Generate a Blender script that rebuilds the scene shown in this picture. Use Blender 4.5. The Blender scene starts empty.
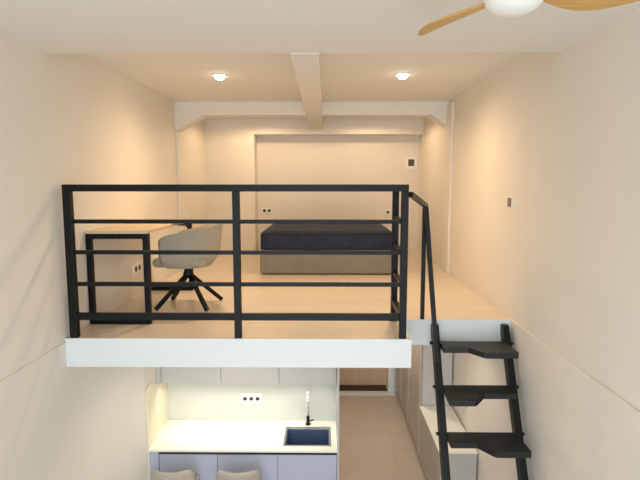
import bpy, bmesh, math, random
from mathutils import Vector, Matrix
random.seed(4)
scn = bpy.context.scene
C = scn.collection
R = math.radians

# ------------------------------------------------------------------ helpers
def lin(c):
    c = c / 255.0
    return c / 12.92 if c <= 0.04045 else ((c + 0.055) / 1.055) ** 2.4
def rgb(r, g, b): return (lin(r), lin(g), lin(b), 1.0)

def mat(name, col, rough=0.6, metal=0.0, var=0.0, vscale=6.0, bump=0.0, bscale=60.0, spec=0.5, stretch=None, emit=None, estr=0.0):
    m = bpy.data.materials.new(name); m.use_nodes = True
    nt = m.node_tree; b = nt.nodes['Principled BSDF']
    b.inputs['Base Color'].default_value = col
    b.inputs['Roughness'].default_value = rough
    b.inputs['Metallic'].default_value = metal
    b.inputs['Specular IOR Level'].default_value = spec
    if emit:
        b.inputs['Emission Color'].default_value = emit
        b.inputs['Emission Strength'].default_value = estr
    tc = nt.nodes.new('ShaderNodeTexCoord')
    vec = tc.outputs['Object']
    if stretch:
        mp = nt.nodes.new('ShaderNodeMapping'); mp.inputs['Scale'].default_value = stretch
        nt.links.new(vec, mp.inputs['Vector']); vec = mp.outputs['Vector']
    if var:
        n = nt.nodes.new('ShaderNodeTexNoise'); n.inputs['Scale'].default_value = vscale; n.inputs['Detail'].default_value = 5
        nt.links.new(vec, n.inputs['Vector'])
        r = nt.nodes.new('ShaderNodeValToRGB')
        r.color_ramp.elements[0].position = 0.3; r.color_ramp.elements[1].position = 0.7
        r.color_ramp.elements[0].color = tuple(c * (1 - var) for c in col[:3]) + (1,)
        r.color_ramp.elements[1].color = tuple(min(1, c * (1 + var)) for c in col[:3]) + (1,)
        nt.links.new(n.outputs['Fac'], r.inputs['Fac']); nt.links.new(r.outputs['Color'], b.inputs['Base Color'])
    if bump:
        n2 = nt.nodes.new('ShaderNodeTexNoise'); n2.inputs['Scale'].default_value = bscale; n2.inputs['Detail'].default_value = 3
        nt.links.new(vec, n2.inputs['Vector'])
        bp = nt.nodes.new('ShaderNodeBump'); bp.inputs['Strength'].default_value = bump; bp.inputs['Distance'].default_value = 0.01
        nt.links.new(n2.outputs['Fac'], bp.inputs['Height']); nt.links.new(bp.outputs['Normal'], b.inputs['Normal'])
    return m

def tile_mat(name, c1, c2, cm, w, h, rough, offset=0.5, mortar=0.004, rot=0.0, grain=None):
    m = bpy.data.materials.new(name); m.use_nodes = True
    nt = m.node_tree; b = nt.nodes['Principled BSDF']; b.inputs['Roughness'].default_value = rough
    tc = nt.nodes.new('ShaderNodeTexCoord'); mp = nt.nodes.new('ShaderNodeMapping')
    mp.inputs['Rotation'].default_value = (0, 0, rot)
    nt.links.new(tc.outputs['Object'], mp.inputs['Vector'])
    br = nt.nodes.new('ShaderNodeTexBrick'); br.offset = offset
    br.inputs['Scale'].default_value = 1.0; br.inputs['Brick Width'].default_value = w; br.inputs['Row Height'].default_value = h
    br.inputs['Mortar Size'].default_value = mortar; br.inputs['Mortar Smooth'].default_value = 0.3
    br.inputs['Color1'].default_value = c1; br.inputs['Color2'].default_value = c2; br.inputs['Mortar'].default_value = cm
    nt.links.new(mp.outputs['Vector'], br.inputs['Vector'])
    n = nt.nodes.new('ShaderNodeTexNoise'); n.inputs['Scale'].default_value = 3.0; n.inputs['Detail'].default_value = 6
    mp2 = nt.nodes.new('ShaderNodeMapping'); mp2.inputs['Scale'].default_value = grain or (1, 1, 1)
    nt.links.new(tc.outputs['Object'], mp2.inputs['Vector']); nt.links.new(mp2.outputs['Vector'], n.inputs['Vector'])
    r = nt.nodes.new('ShaderNodeValToRGB')
    r.color_ramp.elements[0].position = 0.3; r.color_ramp.elements[1].position = 0.7
    r.color_ramp.elements[0].color = (0.9, 0.9, 0.9, 1); r.color_ramp.elements[1].color = (1, 1, 1, 1)
    nt.links.new(n.outputs['Fac'], r.inputs['Fac'])
    mx = nt.nodes.new('ShaderNodeMixRGB'); mx.blend_type = 'MULTIPLY'; mx.inputs['Fac'].default_value = 1
    nt.links.new(br.outputs['Color'], mx.inputs['Color1']); nt.links.new(r.outputs['Color'], mx.inputs['Color2'])
    nt.links.new(mx.outputs['Color'], b.inputs['Base Color'])
    return m

class MB:
    """collects shapes, in room coordinates, for one mesh"""
    def __init__(s): s.bm = bmesh.new()
    def verts(s, pts, faces):
        v = [s.bm.verts.new(p) for p in pts]
        for f in faces:
            try: s.bm.faces.new([v[i] for i in f])
            except ValueError: pass
        return s
    def box(s, x0, x1, y0, y1, z0, z1):
        p = [(x0,y0,z0),(x1,y0,z0),(x1,y1,z0),(x0,y1,z0),(x0,y0,z1),(x1,y0,z1),(x1,y1,z1),(x0,y1,z1)]
        return s.verts(p, [(0,3,2,1),(4,5,6,7),(0,1,5,4),(1,2,6,5),(2,3,7,6),(3,0,4,7)])
    def bar(s, a, b, w, h, up=(0,0,1)):
        a, b = Vector(a), Vector(b); d = (b - a).normalized()
        u = Vector(up)
        sd = d.cross(u)
        if sd.length < 1e-4: sd = d.cross(Vector((0,1,0)))
        sd.normalize(); u = sd.cross(d).normalized()
        p = []
        for e in (a, b):
            for i, j in ((-1,-1),(1,-1),(1,1),(-1,1)):
                p.append(e + sd * (i * w / 2) + u * (j * h / 2))
        return s.verts(p, [(0,1,2,3),(7,6,5,4),(0,4,5,1),(1,5,6,2),(2,6,7,3),(3,7,4,0)])
    def tube(s, a, b, r0, r1=None, n=16):
        a, b = Vector(a), Vector(b); r1 = r0 if r1 is None else r1
        d = (b - a).normalized(); u = d.orthogonal().normalized(); w = d.cross(u)
        p = []
        for e, r in ((a, r0), (b, r1)):
            for i in range(n):
                t = 2 * math.pi * i / n
                p.append(e + u * (r * math.cos(t)) + w * (r * math.sin(t)))
        f = [(i, (i+1) % n, n + (i+1) % n, n + i) for i in range(n)]
        f += [tuple(range(n-1, -1, -1)), tuple(range(n, 2*n))]
        return s.verts(p, f)
    def lathe(s, c, prof, n=32):
        """prof: list of (radius, z) from bottom to top, about a vertical axis at c=(x,y)"""
        p = []
        for r, z in prof:
            for i in range(n):
                t = 2 * math.pi * i / n
                p.append((c[0] + r * math.cos(t), c[1] + r * math.sin(t), z))
        f = []
        for k in range(len(prof) - 1):
            for i in range(n):
                f.append((k*n+i, k*n+(i+1) % n, (k+1)*n+(i+1) % n, (k+1)*n+i))
        if prof[0][0] > 1e-4: f.append(tuple(range(n-1, -1, -1)))
        if prof[-1][0] > 1e-4: f.append(tuple(range((len(prof)-1)*n, len(prof)*n)))
        return s.verts(p, f)
    def prism(s, poly, z0, z1):
        n = len(poly)
        p = [(x, y, z0) for x, y in poly] + [(x, y, z1) for x, y in poly]
        f = [(i, (i+1) % n, n + (i+1) % n, n + i) for i in range(n)] + [tuple(range(n-1, -1, -1)), tuple(range(n, 2*n))]
        return s.verts(p, f)
    def prism_y(s, poly, y0, y1):
        n = len(poly)
        p = [(x, y0, z) for x, z in poly] + [(x, y1, z) for x, z in poly]
        f = [(i, n + i, n + (i+1) % n, (i+1) % n) for i in range(n)] + [tuple(range(n)), tuple(range(2*n-1, n-1, -1))]
        return s.verts(p, f)
    def path(s, pts, r, n=12):
        for a, b in zip(pts[:-1], pts[1:]): s.tube(a, b, r, r, n)
        return s
    def soft_box(s, x0, x1, y0, y1, z0, z1, r, seg=4):
        t = MB().box(x0, x1, y0, y1, z0, z1)
        bmesh.ops.bevel(t.bm, geom=list(t.bm.edges), offset=r, segments=seg, profile=0.5, affect='EDGES', clamp_overlap=True)
        me = bpy.data.meshes.new('tmp'); t.bm.to_mesh(me); t.bm.free()
        s.bm.from_mesh(me); bpy.data.meshes.remove(me)
        return s

def build(name, mb, m, root=None, parent=None, bevel=0.0, smooth=False, seg=2):
    """one mesh object; root is the Empty whose location its vertices are taken relative to"""
    bm = mb.bm
    bmesh.ops.recalc_face_normals(bm, faces=list(bm.faces))
    origin = root.location.copy() if root else None
    if origin is not None: bmesh.ops.translate(bm, verts=list(bm.verts), vec=-origin)
    me = bpy.data.meshes.new(name); bm.to_mesh(me); bm.free()
    if smooth:
        for p in me.polygons: p.use_smooth = True
    me.materials.append(m)
    o = bpy.data.objects.new(name, me); C.objects.link(o)
    if bevel:
        md = o.modifiers.new('edge', 'BEVEL'); md.width = bevel; md.segments = seg; md.limit_method = 'ANGLE'; md.angle_limit = R(40)
    if parent or root: o.parent = parent or root
    return o

def thing(name, label, cat, loc, group=None):
    o = bpy.data.objects.new(name, None); o.empty_display_size = 0.1
    C.objects.link(o); o.location = loc
    return tag(o, label, cat, group)
def tag(o, label, cat, group=None):
    o['label'] = label; o['category'] = cat
    if group: o['group'] = group
    return o
def struct(name, mb, m, bevel=0.0, parent=None):
    o = build(name, mb, m, bevel=bevel, parent=parent); o['kind'] = 'structure'
    return o
def dup(root, loc, label, group=None):
    r = root.copy(); C.objects.link(r); r.location = loc; r['label'] = label
    if group: r['group'] = group
    for ch in list(root.children):
        c = ch.copy(); C.objects.link(c); c.parent = r
        for g in list(ch.children):
            d = g.copy(); C.objects.link(d); d.parent = c
    return r

# ------------------------------------------------------------------ materials
M_wall = mat('wall_paint', rgb(229, 224, 216), 0.75, var=0.02, vscale=1.5, bump=0.06, bscale=25)
M_ceil = mat('ceiling_paint', rgb(228, 226, 221), 0.8, bump=0.03, bscale=25)
M_fascia = mat('white_gloss_paint', rgb(222, 228, 230), 0.45)
M_floor = tile_mat('beige_floor_tile', rgb(206, 190, 174), rgb(202, 185, 169), rgb(184, 166, 150), 1.2, 0.9, 0.35, mortar=0.003, rot=R(90))
M_loft = tile_mat('pale_wood_floor', rgb(230, 217, 202), rgb(225, 211, 194), rgb(210, 193, 174), 1.3, 0.22, 0.3, mortar=0.002, grain=(1.0, 9, 1))
M_black = mat('black_painted_steel', rgb(9, 13, 15), 0.45, spec=0.25)
M_stair = mat('black_stair_steel', rgb(12, 16, 18), 0.42, spec=0.3)
M_tread = mat('black_rubber_tread', rgb(20, 24, 27), 0.5, bump=0.1, bscale=200)
M_oak = mat('pale_oak', rgb(214, 194, 164), 0.45, var=0.1, vscale=5, stretch=(14, 1.2, 14))
M_shell = mat('grey_felt', rgb(168, 160, 145), 0.95, var=0.05, vscale=60, bump=0.15, bscale=300)
M_stool = mat('taupe_fabric', rgb(176, 169, 160), 0.95, var=0.05, vscale=60, bump=0.15, bscale=300)
M_base = mat('taupe_upholstery', rgb(134, 129, 120), 0.95, var=0.08, vscale=5, bump=0.2, bscale=120)
M_navy = mat('navy_mattress_fabric', rgb(30, 41, 66), 0.85, var=0.3, vscale=9, bump=0.3, bscale=40)
M_pipe = mat('black_piping', rgb(26, 27, 34), 0.7)
M_cab = mat('grey_blue_cabinet_front', rgb(180, 189, 212), 0.35)
M_upper = mat('pale_grey_cabinet_front', rgb(196, 196, 194), 0.3)
M_top = mat('white_worktop', rgb(244, 242, 232), 0.3, var=0.01, vscale=30)
M_splash = mat('pale_grey_glass_splashback', rgb(200, 202, 196), 0.2)
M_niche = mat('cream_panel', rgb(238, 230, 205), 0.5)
M_dark = mat('dark_recess', rgb(30, 30, 32), 0.7)
M_sink = mat('dark_blue_grey_composite', rgb(70, 86, 120), 0.4, bump=0.05, bscale=200)
M_steel = mat('brushed_steel', rgb(160, 160, 158), 0.35, metal=0.9)
M_chrome = mat('polished_chrome', rgb(235, 236, 236), 0.15, metal=0.6)
M_plast = mat('white_plastic', rgb(240, 238, 232), 0.4)
M_hole = mat('black_plastic', rgb(22, 22, 24), 0.5)
M_grey = mat('grey_plastic', rgb(128, 114, 98), 0.4)
M_tall = mat('greige_wood_grain', rgb(168, 160, 149), 0.35, var=0.08, vscale=4, stretch=(10, 10, 0.8))
M_door = mat('tan_wood_door', rgb(206, 176, 146), 0.5, var=0.06, vscale=4, stretch=(8, 8, 0.7))
M_mat = mat('dark_brown_mat', rgb(70, 52, 42), 0.95, bump=0.3, bscale=150)
M_bamboo = mat('golden_bamboo', rgb(196, 152, 84), 0.35, var=0.12, vscale=4, stretch=(1.5, 20, 20))
M_fan = mat('white_fan_body', rgb(236, 236, 232), 0.4)
M_lens = mat('lit_lamp_lens', rgb(255, 240, 215), 0.5, emit=(1.0, 0.82, 0.58, 1), estr=25)
M_led = mat('lit_led_strip', rgb(255, 245, 220), 0.5, emit=(1.0, 0.9, 0.68, 1), estr=2.5)
M_screen = mat('dark_screen', rgb(84, 76, 66), 0.25)

# ------------------------------------------------------------------ the room
XL, XR = -1.905, 1.57        # side walls
YB, YW = 8.08, -1.6         # back wall, window wall behind the viewer
LF, SB = 2.32, 2.11         # mezzanine floor, underside of its slab
ZC, ZB = 4.485, 4.32        # loft ceiling, near ceiling and beam undersides
YS, YLAND = 3.547, 4.083    # slab edge, landing edge
T = 0.12

struct('floor', MB().box(XL-T, XR+T, YW-T, YB+0.5, -T, 0), M_floor)
struct('wall_left', MB().box(XL-T, XL, YW-T, YB+0.5, 0, ZC+T), M_wall)
struct('wall_right', MB().box(XR, XR+T, YW-T, YB+0.5, 0, ZC+T), M_wall)
struct('ceiling', MB().box(XL, XR, 3.47, YB+0.5, ZC, ZC+T).box(XL, XR, YW, 3.47, ZB, ZC+T), M_ceil)
# wall behind the stairs' far end: corridor door below, bed niche above
wb = MB()
NY = 8.44
wb.box(XL, 0.16, YB, NY+0.1, 0, 2.05).box(1.10, XR, YB, NY+0.1, 0, 2.05).box(XL, XR, YB, NY+0.1, 2.05, SB)
wb.box(0.16, 1.10, NY, NY+0.1, 0, 2.05)
wb.box(XL, -1.13, YB, NY+0.1, LF, ZC).box(-1.13, XR, YB, NY+0.1, 4.245, ZC).box(-1.13, XR, NY, NY+0.1, LF, 4.245)
struct('wall_back', wb, M_wall)
# window wall behind the viewer
ww = MB()
ww.box(XL, -1.5, YW-T, YW, 0, ZC).box(1.2, XR, YW-T, YW, 0, ZC).box(-1.5, 1.2, YW-T, YW, 0, 0.35).box(-1.5, 1.2, YW-T, YW, 4.1, ZC)
struct('wall_front', ww, M_wall)
wf = MB()
for x in (-1.47, -0.6, 0.3, 1.17): wf.box(x-0.03, x+0.03, YW-0.09, YW-0.03, 0.41, 4.04)
for z in (0.38, 2.3, 4.07): wf.box(-1.5, 1.2, YW-0.09, YW-0.03, z-0.03, z+0.03)
win = struct('window_1', wf, M_black)
gm = bpy.data.materials.new('window_glass'); gm.use_nodes = True
nt = gm.node_tree; nt.nodes.clear()
o_ = nt.nodes.new('ShaderNodeOutputMaterial'); mx = nt.nodes.new('ShaderNodeMixShader'); tr = nt.nodes.new('ShaderNodeBsdfTransparent'); gl = nt.nodes.new('ShaderNodeBsdfGlossy')
gl.inputs['Roughness'].default_value = 0.02; mx.inputs['Fac'].default_value = 0.06
nt.links.new(tr.outputs[0], mx.inputs[1]); nt.links.new(gl.outputs[0], mx.inputs[2]); nt.links.new(mx.outputs[0], o_.inputs['Surface'])
pane = struct('window_pane', MB().box(-1.44, 1.14, YW-0.063, YW-0.057, 0.41, 4.04), gm, parent=win)

# mezzanine: floor finish, slab, white fascia, landing
struct('floor_loft', MB().box(XL, 0.633, YS+0.012, YB, LF-0.02, LF).box(0.633, XR, YLAND+0.012, YB, LF-0.02, LF).box(-1.13, XR, YB, NY, LF-0.02, LF), M_loft)
struct('slab_loft', MB().box(XL, 0.621, YS+0.012, YB, SB, LF-0.02).box(0.621, XR, YLAND+0.012, YB, SB, LF-0.02), M_ceil)
fa = MB().prism([(XL, YS), (0.633, YS), (0.633, YLAND), (XR-0.018, YLAND), (XR-0.018, YLAND+0.012), (0.621, YLAND+0.012), (0.621, YS+0.012), (XL, YS+0.012)], SB-0.004, LF+0.002)
struct('trim_1', fa, M_fascia, bevel=0.002)
# slim ledges along the side walls at landing height
struct('trim_2', MB().box(XR-0.018, XR, YW, YLAND+0.012, 0, LF), M_wall, bevel=0.006)
struct('trim_3', MB().box(XL, XL+0.008, 2.5, YS, LF-0.035, LF-0.022), M_wall)
# loft beams
cb = MB().prism_y([(XL, ZC), (XL, 4.12), (-1.54, 4.322), (1.34, 4.322), (XR, 4.16), (XR, ZC)], 6.45, 6.67)
struct('beam_cross', cb, M_ceil, bevel=0.004)
struct('beam_centre', MB().box(-0.238, -0.040, 3.47, YB, ZB-0.004, ZC), M_ceil, bevel=0.004)
struct('pillar_right', MB().box(XR-0.035, XR, 6.22, 6.445, LF, 4.44), M_wall, bevel=0.004)
struct('pillar_left', MB().box(XL, XL+0.035, 6.46, 6.66, LF, 4.12), M_wall, bevel=0.004)
# ground floor: wall behind the kitchen, partition to the corridor, nib left of the kitchen
KX0, KX1, KYF, KYB = -1.70, 0.12, 4.56, 5.18
struct('wall_kitchen', MB().box(XL, 0.138, KYB, KYB+0.1, 0, SB), M_wall)
struct('wall_corridor', MB().box(0.04, 0.138, KYB+0.1, YB, 0, SB), M_wall)
struct('wall_splay', MB().prism([(XL + (KX0-0.014-XL) * (k/16) ** 1.8, YS+0.03 + (KYF-YS-0.03) * k/16) for k in range(17)] + [(KX0-0.014, KYB), (XL, KYB)], 0, SB), M_wall)
# corridor door
dr = struct('door_1', MB().box(0.21, 1.06, 8.30, 8.34, 0.012, 2.0), M_door, bevel=0.003)
fr = MB().box(0.16, 0.21, 8.06, 8.36, 0, 2.05).box(1.06, 1.10, 8.06, 8.36, 0, 2.05).box(0.21, 1.06, 8.06, 8.36, 2.0, 2.05).box(1.10, 1.165, 8.055, 8.08, 0, SB)
build('door_frame', fr, M_fascia, parent=dr, bevel=0.003)
build('door_handle', MB().tube((0.29, 8.30, 0.98), (0.29, 8.24, 0.98), 0.012).tube((0.29, 8.24, 0.98), (0.41, 8.24, 0.98), 0.010), M_black, parent=dr, smooth=True)
struct('trim_4', MB().box(0.245, 1.16, 7.90, 8.06, 0, 0.006), M_fascia, bevel=0.002)
tag(build('door_mat', MB().soft_box(0.22, 1.05, 8.08, 8.29, 0.0, 0.012, 0.004, 2), M_mat), 'dark brown mat lying in the doorway at the end of the corridor', 'mat')

# ------------------------------------------------------------------ loft railing
rl = thing('loft_railing', 'black steel guard railing with four horizontal bars along the mezzanine edge', 'railing', (-0.6, YS+0.04, LF))
p0, p1 = YS+0.012, YS+0.062
def rb(name, mb): return build(name, mb, M_black, rl, bevel=0.003)
for x, w_ in ((-1.876, 0.056), (-0.662, 0.05), (0.545, 0.05)):
    rb('post', MB().box(x, x+w_, p0, p1, LF, 3.394))
rb('post', MB().box(0.548, 0.598, 4.045, 4.095, LF, 3.394))
rb('top_rail', MB().box(-1.876, 0.595, p0, p1, 3.394, 3.444))
rb('bottom_rail', MB().box(-1.830, 0.545, p0+0.006, p1-0.006, 2.454, 2.504))
for z in (3.164, 2.940, 2.706):
    rb('middle_rail', MB().box(-1.830, 0.545, p0+0.011, p1-0.011, z, z+0.029))
rb('return_top_rail', MB().box(0.548, 0.598, p1, 4.095, 3.394, 3.444))
rb('return_bottom_rail', MB().box(0.553, 0.593, p1, 4.045, 2.454, 2.504))
for z in (3.164, 2.940, 2.706):
    rb('return_middle_rail', MB().box(0.558, 0.588, p1, 4.045, z, z+0.029))

# ------------------------------------------------------------------ paddle stair
sl = 0.495                                   # run per rise of the stringers
def sy(z): return 4.075 - sl * (2.29 - z)
ps = thing('paddle_stair', 'steep black steel stair with alternating paddle treads and a handrail by right wall', 'stair', (1.2, sy(0), 0))
d = Vector((0, sl, 1)).normalized()
for x in (0.913, 1.492):
    s_ = MB()
    hw, hd = 0.027, 0.040
    n_ = Vector((0, -1, sl)).normalized()
    pts = []
    for zz in (0.0, 2.29):
        for i, j in ((-1,-1),(1,-1),(1,1),(-1,1)):
            pts.append((x + i*hw, sy(zz) + j*hd*1.1, zz))
    s_.verts(pts, [(0,1,2,3),(7,6,5,4),(0,4,5,1),(1,5,6,2),(2,6,7,3),(3,7,4,0)])
    build('stringer', s_, M_stair, ps, bevel=0.003)
zs = [2.168, 1.858, 1.545, 1.235, 0.925, 0.615, 0.305]
for k, z in enumerate(zs):
    y1 = sy(z) + 0.0 - 0.02
    ya, yb = y1 - 0.165, y1 - 0.295          # shallow and deep front edges
    xa, xb = 0.935, 1.470
    if k % 2 == 0:
        poly = [(xa, y1), (xa, ya), (1.13, ya), (1.215, yb+0.012), (1.235, yb), (xb+0.0, yb), (xb+0.012, yb+0.015), (xb, y1)]
    else:
        poly = [(xb, y1), (xb, ya), (1.215, ya), (1.13, yb+0.012), (1.11, yb), (xa, yb), (xa-0.012, yb+0.015), (xa, y1)][::-1]
    t_ = build('tread', MB().prism(poly, z-0.045, z), M_tread, ps, bevel=0.004)
    for x in (0.876, 1.53):
        build('bolt', MB().tube((x-0.012, sy(z-0.02)-0.0, z-0.02), (x+0.012, sy(z-0.02), z-0.02), 0.014, n=8), M_stair, ps, parent=t_)
    if k == 1:
        build('screw', MB().tube((1.06, yb+0.06, z-0.085), (1.06, yb+0.06, z-0.038), 0.004, n=8), M_steel, ps, parent=t_)
hk = (0.817, 4.06, 3.272)
build('handrail', MB().bar((0.613, 3.588, 3.374), hk, 0.032, 0.038).bar(hk, (0.905, sy(2.02)-0.03, 2.02), 0.034, 0.038, up=(0,1,0)), M_stair, ps, bevel=0.003)
build('handrail_post', MB().box(0.801, 0.833, 4.095, 4.127, LF, 3.272).box(0.801, 0.833, 4.06, 4.127, 3.25, 3.285), M_stair, ps, bevel=0.003)

# ------------------------------------------------------------------ loft furniture
DX0, DX1, DY0, DY1, DZ = -1.903, -1.408, 3.93, 5.27, 3.062
dk = thing('writing_desk', 'narrow pale oak desk on black loop legs against left wall of the loft', 'desk', (-1.64, 4.6, LF))
build('desk_top', MB().box(DX0, DX1, DY0-0.01, DY1+0.01, DZ-0.006, DZ+0.016), M_oak, dk, bevel=0.002)
for y in (DY0, DY1-0.04):
    lf_ = MB()
    lf_.box(DX0, DX0+0.042, y, y+0.042, LF, DZ-0.006).box(DX1-0.042, DX1, y, y+0.042, LF, DZ-0.006)
    lf_.box(DX0+0.042, DX1-0.042, y, y+0.042, DZ-0.048, DZ-0.006).box(DX0+0.042, DX1-0.042, y, y+0.042, LF, LF+0.042)
    build('leg_frame', lf_, M_black, dk, bevel=0.002)
build('side_rail', MB().box(DX0+0.001, DX0+0.031, DY0+0.042, DY1-0.04, DZ-0.046, DZ-0.006), M_black, dk)
dc = thing('desk_clamp', 'small black clamp arm with a round knob at the right edge of the desk top', 'clamp', (-1.37, 4.62, DZ+0.016))
build('arm', MB().box(-1.405, -1.275, 4.56, 4.585, DZ+0.016, DZ+0.022), M_hole, dc, bevel=0.002)
build('knob', MB().lathe((-1.262, 4.572), [(0.010, DZ-0.008), (0.017, DZ-0.002), (0.018, DZ+0.024), (0.011, DZ+0.032)], 20), M_hole, dc, smooth=True)

# tub chair, facing the desk (-X)
ch = thing('swivel_chair', 'grey felt tub chair on a black four-leg swivel base pulled up to the desk', 'chair', (-1.262, 4.55, LF))
def tub_shell(cx, cy, zb, zarm, zback, rx, ry, span, z0, flare=0.05, th=0.035, sgn=1, axis='x'):
    """open tub: an upright curved wall round the back and sides closed by a dished underside"""
    b = MB(); nth, nv = 40, 10
    def pos(t, v, inner):
        a = -span + 2 * span * t
        k = abs(a) / span
        ztop = zback + (zarm - zback) * (k ** 1.0)
        if k > 0.86: ztop -= (zarm - zb) * 0.12 * ((k - 0.86) / 0.14) ** 2
        z = zb + (ztop - zb) * v
        bul = math.sin(min(1, v * 2.4) * math.pi / 2)
        f = 0.75 + 0.25 * bul
        rr = -th if inner else 0.0
        X = (rx * f + rr + flare * v * max(0, math.cos(a)) ) * math.cos(a)
        Y = (ry * f + rr) * math.sin(a)
        if abs(a) > math.pi / 2:                                # arms run straight forward rather than curling in
            Y = math.copysign(ry * f + rr, a) * (1 - 0.10 * (abs(a) - math.pi/2) ** 2)
        return (cx + sgn * X, cy + Y, z)
    grid = {}
    for s in (0, 1):
        for i in range(nth + 1):
            for j in range(nv + 1):
                grid[s, i, j] = b.bm.verts.new(pos(i / nth, j / nv, s))
    def q(*k): 
        try: b.bm.faces.new([grid[x] for x in k])
        except ValueError: pass
    for i in range(nth):
        for j in range(nv):
            q((0,i,j),(0,i+1,j),(0,i+1,j+1),(0,i,j+1)); q((1,i,j),(1,i,j+1),(1,i+1,j+1),(1,i+1,j))
        q((0,i,nv),(0,i+1,nv),(1,i+1,nv),(1,i,nv))
        q((0,i,0),(1,i,0),(1,i+1,0),(0,i+1,0))
    for i in (0, nth):
        for j in range(nv): q((0,i,j),(0,i,j+1),(1,i,j+1),(1,i,j))
    # underside
    ring = [grid[0, i, 0] for i in range(nth + 1)]
    try: b.bm.faces.new(ring)
    except ValueError: pass
    return b
sh = build('seat_shell', tub_shell(-1.258, 4.55, LF+0.385, LF+0.672, LF+0.785, 0.275, 0.285, R(132), 0, flare=0.045), M_shell, ch, smooth=True)
cu = MB().soft_box(-1.522, -1.055, 4.315, 4.785, LF+0.395, LF+0.475, 0.035, 4)
build('seat_cushion', cu, M_shell, ch, smooth=True)
hb = MB().lathe((-1.262, 4.55), [(0.034, LF+0.27), (0.05, LF+0.30), (0.036, LF+0.345), (0.034, LF+0.385)], 20)
hub = build('swivel_column', hb, M_black, ch, smooth=True)
for fx, fy in ((-1.51, 4.345), (-1.485, 4.765), (-1.045, 4.335), (-1.005, 4.77)):
    a = Vector((-1.262, 4.55, LF+0.315)); b = Vector((fx, fy, LF+0.014)); dd = (b - a).normalized()
    build('leg', MB().bar(a + dd*0.01, b, 0.032, 0.036), M_black, ch, bevel=0.004)

bx0, bx1, by0, by1 = -0.813, 0.872, 6.175, 8.2
bb = thing('bed_base', 'low taupe upholstered bed base on the loft floor under the navy mattress', 'bed', (0.03, 7.2, LF))
build('box_frame', MB().soft_box(bx0, bx1, by0, by1, LF+0.012, 2.603, 0.018, 3), M_base, bb, smooth=False)
for fx in (bx0+0.1, bx1-0.1):
    for fy in (by0+0.1, by1-0.1):
        build('foot', MB().lathe((fx, fy), [(0.02, LF), (0.025, LF+0.02)], 12), M_black, bb)
mt = thing('mattress', 'dark navy mattress with piped edges lying on the taupe bed base', 'mattress', (0.03, 7.2, 2.603))
mm = MB().soft_box(bx0+0.002, bx1-0.002, by0+0.004, by1-0.01, 2.604, 2.872, 0.07, 6)
build('mattress_body', mm, M_navy, mt, smooth=True)
for z in (2.640, 2.832):
    pp = []
    r_ = 0.07; x0, x1, y0, y1 = bx0+0.010, bx1-0.010, by0+0.012, by1-0.015
    for cx, cy, a0 in ((x1-r_, y1-r_, 0), (x0+r_, y1-r_, 90), (x0+r_, y0+r_, 180), (x1-r_, y0+r_, 270)):
        for k in range(5):
            t = R(a0 + k*22.5); pp.append((cx + r_*math.cos(t), cy + r_*math.sin(t), z))
    pp.append(pp[0])
    build('piping', MB().path(pp, 0.009, 8), M_pipe, mt, smooth=True)

# ------------------------------------------------------------------ wall and ceiling fittings
def downlight(x, y, label):
    t = thing('downlight', label, 'ceiling light', (x, y, ZC), 'recessed downlights in the loft ceiling')
    n = 32; tr_ = MB().lathe((x, y), [(0.052, ZC-0.002), (0.055, ZC-0.008), (0.072, ZC-0.008), (0.078, ZC-0.001)], n)
    build('trim_ring', tr_, M_plast, t, smooth=True)
    build('lens', MB().lathe((x, y), [(0.0, ZC-0.044), (0.02, ZC-0.042), (0.038, ZC-0.033), (0.049, ZC-0.018), (0.052, ZC-0.003)], n), M_lens, t, smooth=True)
    return t
downlight(-1.009, 4.92, 'lit round recessed downlight in loft ceiling on the desk side of the beam')
downlight(0.738, 4.90, 'lit round recessed downlight in loft ceiling on the stair side of the beam')

fx, fy = 0.70, 1.945
cf = thing('ceiling_fan', 'white ceiling fan with three golden bamboo blades below the near ceiling', 'fan', (fx, fy, ZB))
hubm = MB().lathe((fx, fy), [(0.0, 4.068), (0.05, 4.072), (0.085, 4.088), (0.105, 4.115), (0.108, 4.15), (0.095, 4.185), (0.06, 4.20), (0.03, 4.205), (0.028, 4.27), (0.06, 4.285), (0.068, 4.32)], 40)
build('motor_housing', hubm, M_fan, cf, smooth=True)
def blade(ang):
    b = MB(); n = 16; th = 0.012
    ca, sa = math.cos(ang), math.sin(ang)
    rows = []
    for i in range(n + 1):
        t = i / n
        r = 0.085 + 0.515 * t
        w = 0.030 + 0.060 * math.sin(min(1, t * 1.9) * math.pi / 2) - 0.074 * t * t
        if t > 0.9: w *= math.sqrt(max(0.06, 1 - ((t - 0.9) / 0.1) ** 2))
        off = 0.06 * math.sin(t * math.pi)                       # gentle sweep
        pit = R(-(17 - 6 * t))
        row = []
        for j, dz in ((-1, th/2), (1, th/2), (1, -th/2), (-1, -th/2)):
            v = off + j * w
            z = 4.148 + 0.004 * t + v * math.sin(pit) + dz * (1 - 0.4*t)
            v2 = v * math.cos(pit)
            row.append(b.bm.verts.new((fx + r*ca - v2*sa, fy + r*sa + v2*ca, z)))
        rows.append(row)
    for a, c in zip(rows[:-1], rows[1:]):
        for k in range(4): b.bm.faces.new((a[k], a[(k+1) % 4], c[(k+1) % 4], c[k]))
    b.bm.faces.new(rows[0]); b.bm.faces.new(rows[-1][::-1])
    return b
for k in range(3):
    build('blade', blade(R(114 - 120 * k)), M_bamboo, cf, bevel=0.003)

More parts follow.
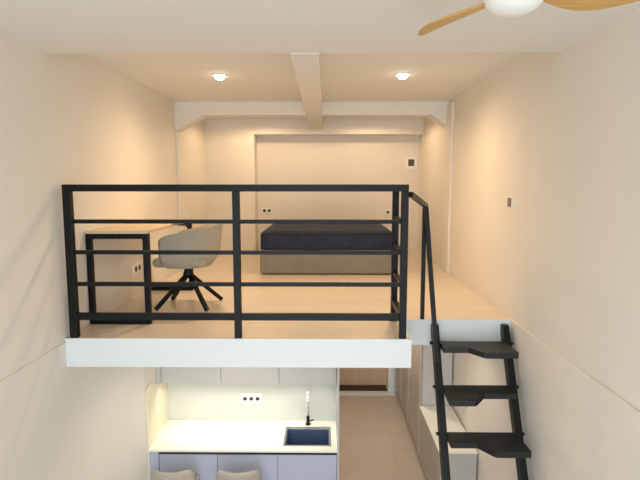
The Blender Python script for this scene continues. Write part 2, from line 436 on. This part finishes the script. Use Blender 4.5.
def plate_y(name, label, cat, x0, x1, z0, z1, y, group=None):
    """a wall plate facing the viewer on a wall at depth y"""
    t = thing(name, label, cat, ((x0+x1)/2, y, z0), group)
    build('plate', MB().soft_box(x0, x1, y-0.012, y+0.001, z0, z1, 0.004, 2), M_plast, t)
    return t
def sockets(t, xs, z, y, r):
    for x in xs: build('socket', MB().tube((x, y-0.0135, z), (x, y-0.011, z), r, n=20), M_hole, t)
t = plate_y('power_outlet', 'double white power outlet on the niche wall left of the bed', 'outlet', -1.06, -0.90, 2.97, 3.05, NY)
sockets(t, (-1.02, -0.94), 3.01, NY, 0.026)
t = plate_y('power_outlet', 'single power outlet with one dark socket right of the bed behind railing', 'outlet', 1.02, 1.10, 2.945, 3.025, NY)
sockets(t, (1.06,), 2.985, NY, 0.024)
t = plate_y('thermostat', 'square white thermostat with dark screen high on the bed niche wall', 'thermostat', 1.335, 1.535, 3.705, 3.905, NY)
build('screen', MB().box(1.385, 1.485, NY-0.0145, NY-0.011, 3.755, 3.865), M_screen, t, bevel=0.001)
t = thing('power_outlet', 'white power outlet low on left wall beneath the desk', 'outlet', (XL, 4.98, 2.55))
build('plate', MB().soft_box(XL-0.001, XL+0.012, 4.87, 5.09, 2.55, 2.655, 0.004, 2), M_plast, t)
for y in (4.93, 5.03): build('socket', MB().tube((XL+0.011, y, 2.603), (XL+0.0135, y, 2.603), 0.028, n=20), M_hole, t)
t = thing('wall_switch', 'narrow upright light switch with grey rocker on right wall', 'switch', (XR, 4.25, 3.25))
build('plate', MB().soft_box(XR-0.012, XR+0.001, 4.20, 4.30, 3.25, 3.345, 0.004, 2), M_plast, t)
build('rocker', MB().box(XR-0.018, XR-0.011, 4.205, 4.28, 3.258, 3.332), M_grey, t, bevel=0.002)

# ------------------------------------------------------------------ kitchen
KG = 'kitchen base cabinets'
edges = [-1.607, -1.040, -0.455, 0.118]
lab = ['grey-blue base cabinet at the left end below the worktop behind first stool',
       'middle grey-blue base cabinet below the worktop behind the second stool',
       'grey-blue base cabinet directly below the sink']
YD = 4.576
for k in range(3):
    a, b = edges[k], edges[k+1]
    t = thing('base_cabinet', lab[k], 'cabinet', ((a+b)/2, 4.9, 0), KG)
    bd = MB()
    bd.box(a, a+0.018, YD+0.02, KYB-0.003, 0.1, 0.86).box(b-0.018, b, YD+0.02, KYB-0.003, 0.1, 0.86).box(a+0.018, b-0.018, YD+0.02, KYB-0.003, 0.1, 0.118).box(a+0.018, b-0.018, KYB-0.015, KYB-0.003, 0.118, 0.86).box(a, b, YD+0.06, YD+0.075, 0.0, 0.1)
    build('body', bd, M_cab, t)
    build('door', MB().box(a+0.003, b-0.003, YD, YD+0.02, 0.1, 0.845), M_cab, t, bevel=0.0012)
    build('grip_channel', MB().box(a+0.0005, b-0.0005, YD+0.004, YD+0.0195, 0.845, 0.8795), M_dark, t)
tag(build('filler_panel', MB().box(KX0, -1.6095, YD-0.004, YD+0.02, 0, 0.8795), M_cab, bevel=0.001), 'narrow grey-blue filler strip between left nib wall and base cabinets', 'panel')
# worktop with a cut-out for the sink
SX0, SX1, SY0, SY1 = -0.412, 0.064, 4.637, 5.035
wt = MB().box(KX0, SX0, KYF-0.005, KYB, 0.88, 0.9).box(SX1, KX1, KYF-0.005, KYB, 0.88, 0.9).box(SX0, SX1, KYF-0.005, SY0, 0.88, 0.9).box(SX0, SX1, SY1, KYB, 0.88, 0.9)
bmesh.ops.remove_doubles(wt.bm, verts=list(wt.bm.verts), dist=1e-5)
tag(build('worktop', wt, M_top), 'white kitchen worktop running over the grey-blue base cabinets', 'worktop')
sk = thing('kitchen_sink', 'dark blue-grey rectangular sink with steel rim set into white worktop', 'sink', (-0.17, 4.85, 0.7))
e = 0.001; w_ = 0.022
rim = MB()
rim.box(SX0+e, SX0+w_, SY0+e, SY1-e, 0.87, 0.903).box(SX1-w_, SX1-e, SY0+e, SY1-e, 0.87, 0.903).box(SX0+w_, SX1-w_, SY0+e, SY0+w_, 0.87, 0.903).box(SX0+w_, SX1-w_, SY1-w_-0.03, SY1-e, 0.87, 0.903)
build('rim', rim, M_steel, sk, bevel=0.002)
a0, a1, c0, c1 = SX0+w_, SX1-w_, SY0+w_, SY1-w_-0.03
bowl = MB().box(a0, a0+0.004, c0, c1, 0.70, 0.898).box(a1-0.004, a1, c0, c1, 0.70, 0.898).box(a0, a1, c0, c0+0.004, 0.70, 0.898).box(a0, a1, c1-0.004, c1, 0.70, 0.898).box(a0, a1, c0, c1, 0.695, 0.70)
build('bowl', bowl, M_sink, sk)
build('drain', MB().lathe(((a0+a1)/2, (c0+c1)/2+0.02), [(0.045, 0.700), (0.045, 0.703), (0.03, 0.7045)], 24), M_steel, sk)
for x in (-0.335, 0.0): build('cap', MB().lathe((x, SY1-0.025), [(0.014, 0.903), (0.014, 0.909)], 16), M_chrome, sk)
fc = thing('kitchen_tap', 'tall slim tap with black base and bright chrome spout behind the sink', 'tap', (-0.178, 5.085, 0.9))
build('base', MB().lathe((-0.178, 5.085), [(0.026, 0.9), (0.026, 0.912), (0.017, 0.918), (0.017, 0.99), (0.012, 1.0)], 20), M_black, fc, smooth=True)
build('lever', MB().bar((-0.165, 5.08, 0.945), (-0.115, 5.06, 0.965), 0.010, 0.012), M_black, fc, bevel=0.002)
build('neck', MB().tube((-0.178, 5.085, 0.99), (-0.178, 5.085, 1.06), 0.009), M_steel, fc, smooth=True)
sp = [(-0.178, 5.085, 1.03), (-0.178, 5.085, 1.235)] + [(-0.178, 5.085 - 0.05 + 0.05*math.cos(R(t)), 1.235 + 0.05*math.sin(R(t))) for t in range(20, 181, 20)] + [(-0.178, 4.985, 1.19)]
build('spout', MB().path(sp, 0.0135, 14), M_chrome, fc, smooth=True)
# splashback, niche side panel in the shape of its lit patch, right end panel
tag(build('splashback', MB().box(KX0, KX1, KYB-0.008, KYB-0.002, 0.9, 1.45), M_splash), 'plain glossy pale grey splashback behind the worktop', 'splashback')
sp_ = MB(); yz = [(KYF+0.005, 0), (KYB-0.009, 0), (KYB-0.009, 1.44), (4.845, 1.44), (4.66, 1.515), (4.60, 1.515), (KYF+0.005, 1.485)]  # sloped top traces where the strip light cuts off on the niche wall
n_ = len(yz)
sp_.verts([(x, y, z) for x in (KX0-0.012, KX0) for y, z in yz], [tuple(range(n_)), tuple(range(2*n_-1, n_-1, -1))] + [(i, n_+i, n_+(i+1) % n_, (i+1) % n_) for i in range(n_)])
tag(build('lit_patch_panel', sp_, M_niche), 'cream side panel with its top cut to the edge of the strip lamp light at left end of worktop', 'panel')
tag(build('end_panel', MB().box(KX1+0.001, KX1+0.018, KYF-0.003, KYB, 0, SB-0.002), M_upper, bevel=0.001), 'tall thin grey end panel between kitchen and corridor', 'panel')
ue = [-1.654, -1.047, -0.461, KX1]
ulab = ['pale grey wall cabinet under the mezzanine at the left end of kitchen',
        'middle pale grey wall cabinet above the three-hole outlet',
        'pale grey wall cabinet above the sink and tap']
UY, UZ0, UZ1 = 4.85, 1.445, SB-0.004
for k in range(3):
    a, b = ue[k], ue[k+1]
    t = thing('wall_cabinet', ulab[k], 'cabinet', ((a+b)/2, 5.0, UZ0), 'kitchen wall cabinets')
    build('body', MB().box(a, b, UY+0.02, KYB, UZ0+0.006, UZ1), M_upper, t)
    build('door', MB().box(a+0.004, b-0.004, UY, UY+0.019, UZ0, UZ1-0.002), M_upper, t, bevel=0.0012)
    build('light_strip', MB().box(a+0.03, b-0.03, UY+0.05, UY+0.065, UZ0, UZ0+0.006), M_led, t)
tag(build('filler_panel', MB().box(KX0-0.012, -1.656, UY+0.002, UY+0.02, UZ0, UZ1), M_upper), 'narrow pale grey filler strip left of the wall cabinets', 'panel')
t = plate_y('power_outlet', 'white wall outlet with three dark sockets above the worktop', 'outlet', -0.905, -0.679, 1.095, 1.205, KYB-0.008)
sockets(t, (-0.86, -0.792, -0.724), 1.15, KYB-0.008, 0.021)

# bar stools in front of the worktop
def bar_stool(cx, label):
    t = thing('bar_stool', label, 'stool', (cx, 4.36, 0), 'bar stools at the kitchen worktop')
    y0 = 4.20
    bk = MB(); n = 24
    prof = []
    w, zt, zb = 0.202, 0.878, 0.60
    # curved back: outline of a rounded slab bent round the sitter
    cols = 24; rows = 10
    g = {}
    for s in (0, 1):
        for i in range(cols + 1):
            u = -1 + 2 * i / cols
            top = zt - 0.060 * max(0, (abs(u) - 0.70) / 0.30) ** 2.4 - 0.006 * u * u
            for j in range(rows + 1):
                v = j / rows
                z = zb + (top - zb) * v
                yy = y0 + 0.10 * u * u + (0.045 if s else 0) - 0.02 * v + 0.012 * (1 - math.sqrt(max(0, 1 - (max(0, v - 0.8) / 0.2) ** 2))) * (1 if not s else -1)
                g[s, i, j] = bk.bm.verts.new((cx + w * u * (0.92 + 0.08 * math.sin(v * 2.2)), yy, z))
    def q(*k):
        bk.bm.faces.new([g[x] for x in k])
    for i in range(cols):
        for j in range(rows):
            q((0,i,j),(0,i+1,j),(0,i+1,j+1),(0,i,j+1)); q((1,i,j),(1,i,j+1),(1,i+1,j+1),(1,i+1,j))
        q((0,i,rows),(0,i+1,rows),(1,i+1,rows),(1,i,rows)); q((0,i,0),(1,i,0),(1,i+1,0),(0,i+1,0))
    for i in (0, cols):
        for j in range(rows): q((0,i,j),(0,i,j+1),(1,i,j+1),(1,i,j))
    build('backrest', bk, M_stool, t, smooth=True)
    build('seat', MB().soft_box(cx-0.185, cx+0.185, y0+0.03, y0+0.37, 0.58, 0.645, 0.03, 4), M_stool, t, smooth=True)
    for sx in (-1, 1):
        for s_y, yy in ((0, y0+0.07), (1, y0+0.33)):
            build('leg', MB().tube((cx + sx*0.13, yy, 0.585), (cx + sx*0.18, yy + (0.03 if s_y else -0.05), 0.0), 0.014, 0.011), M_black, t, smooth=True)
    ring = [(cx-0.17, y0+0.035, 0.22), (cx+0.17, y0+0.035, 0.22), (cx+0.17, y0+0.35, 0.22), (cx-0.17, y0+0.35, 0.22), (cx-0.17, y0+0.035, 0.22)]
    build('footrest', MB().path(ring, 0.009, 10), M_black, t, smooth=True)
    return t
s1 = bar_stool(-1.392, 'taupe upholstered stool whose rounded back stands before the left base cabinet')
dup(s1, (-0.79, 4.36, 0), 'taupe upholstered stool whose rounded back stands before the middle base cabinet')

# ------------------------------------------------------------------ corridor storage
ty = [5.90, 6.72, 7.36, 8.04]
tlab = ['tall greige corridor cupboard next to the low unit behind the stair',
        'middle tall greige corridor cupboard',
        'tall greige corridor cupboard closest to the far door']
for k in range(3):
    a, b = ty[k], ty[k+1]
    t = thing('tall_cupboard', tlab[k], 'cupboard', (1.38, (a+b)/2, 0), 'tall cupboards along the corridor')
    build('body', MB().box(1.195, XR-0.0185, a, b-0.003, 0.08, SB-0.004), M_upper if k == 0 else M_tall, t)
    build('plinth', MB().box(1.215, XR-0.0185, a, b-0.003, 0.0, 0.08), M_dark, t)
    build('door', MB().box(1.175, 1.194, a+0.001, b-0.014, 0.08, SB-0.006), M_tall, t, bevel=0.001)
    build('edge_highlight', MB().box(1.171, 1.1745, a+0.004, a+0.075, 0.08, SB-0.006), M_upper, t)  # pale strip paints in the bright highlight along each door edge
lu = thing('low_unit', 'low greige storage unit with a cream top behind the stair against right wall', 'cabinet', (1.37, 5.36, 0))
build('body', MB().box(1.185, XR-0.0185, 4.84, 5.895, 0.07, 0.725), M_upper, lu)
build('plinth', MB().box(1.20, XR-0.0185, 4.86, 5.895, 0.0, 0.07), M_dark, lu)
build('top', MB().box(1.165, XR-0.018, 4.82, 5.897, 0.725, 0.745), M_top, lu, bevel=0.002)
for k in range(2):
    a, b = 4.84 + 0.5275*k, 4.84 + 0.5275*(k+1)
    build('door', MB().box(1.17, 1.185, a+0.002, b-0.002, 0.075, 0.722), M_tall, lu, bevel=0.001)

# ------------------------------------------------------------------ light
def area(name, loc, rot, sx, sy_, power, col, spread=180):
    l = bpy.data.lights.new(name, 'AREA'); l.shape = 'RECTANGLE'; l.size = sx; l.size_y = sy_; l.energy = power; l.color = col; l.spread = R(spread)
    o = bpy.data.objects.new(name, l); C.objects.link(o); o.location = loc; o.rotation_euler = rot
    return o
area('window_daylight', (-0.15, YW-0.16, 2.2), (R(90), 0, 0), 2.6, 3.5, 190, (0.83, 0.93, 1.0))
def spot(name, loc, power, col, ang=150, blend=0.5, rad=0.045):
    l = bpy.data.lights.new(name, 'SPOT'); l.energy = power; l.color = col; l.spot_size = R(ang); l.spot_blend = blend; l.shadow_soft_size = rad
    o = bpy.data.objects.new(name, l); C.objects.link(o); o.location = loc
    return o
WARM = (1.0, 0.69, 0.39)
spot('downlight_lamp', (-1.009, 4.92, ZC-0.055), 76, WARM, 172, 1.0)
spot('downlight_lamp', (0.738, 4.90, ZC-0.055), 76, WARM, 172, 1.0)
spot('downlight_lamp', (-0.95, 7.35, ZC-0.02), 40, WARM, 170, 0.3)
spot('downlight_lamp', (0.70, 7.35, ZC-0.02), 40, WARM, 170, 0.3)
spot('corridor_lamp', (0.68, 6.6, SB-0.05), 42, (1.0, 0.86, 0.70))
area('kitchen_strip', (-0.77, UY+0.0575, UZ0-0.004), (0, 0, 0), 1.7, 0.015, 4.4, (1.0, 0.94, 0.80), 125)
spot('stair_lamp', (0.95, 4.75, SB-0.05), 16, (1.0, 0.84, 0.68), 165, 0.8, 0.08)
spot('kitchen_lamp', (-0.85, 4.05, SB-0.05), 26, (1.0, 0.86, 0.72), 165, 0.8, 0.08)

w = bpy.data.worlds.new('World'); scn.world = w; w.use_nodes = True
nt = w.node_tree; bg = nt.nodes['Background']
sky = nt.nodes.new('ShaderNodeTexSky'); sky.sky_type = 'HOSEK_WILKIE' if 'HOSEK_WILKIE' in [i.identifier for i in sky.bl_rna.properties['sky_type'].enum_items] else sky.sky_type
nt.links.new(sky.outputs['Color'], bg.inputs['Color']); bg.inputs['Strength'].default_value = 0.6

# ------------------------------------------------------------------ camera
F = 500.0; VX, VY = 325.0, 185.0
pitch = math.atan((240 - VY) / F); yaw = math.atan((VX - 320) / math.hypot(F, 55))
cam = bpy.data.cameras.new('Camera'); co = bpy.data.objects.new('Camera', cam); C.objects.link(co)
cam.sensor_width = 36; cam.lens = F / 640 * 36; cam.clip_start = 0.05
co.location = (0, 0, 3.44)
co.rotation_euler = (R(90) - pitch, 0, yaw)
scn.camera = co
vs = scn.view_settings
vs.view_transform = 'Standard'; vs.look = 'None'; vs.gamma = 1.0; vs.exposure = 0.0; vs.use_curve_mapping = False
scn.cycles.diffuse_bounces = 8; scn.cycles.max_bounces = 12
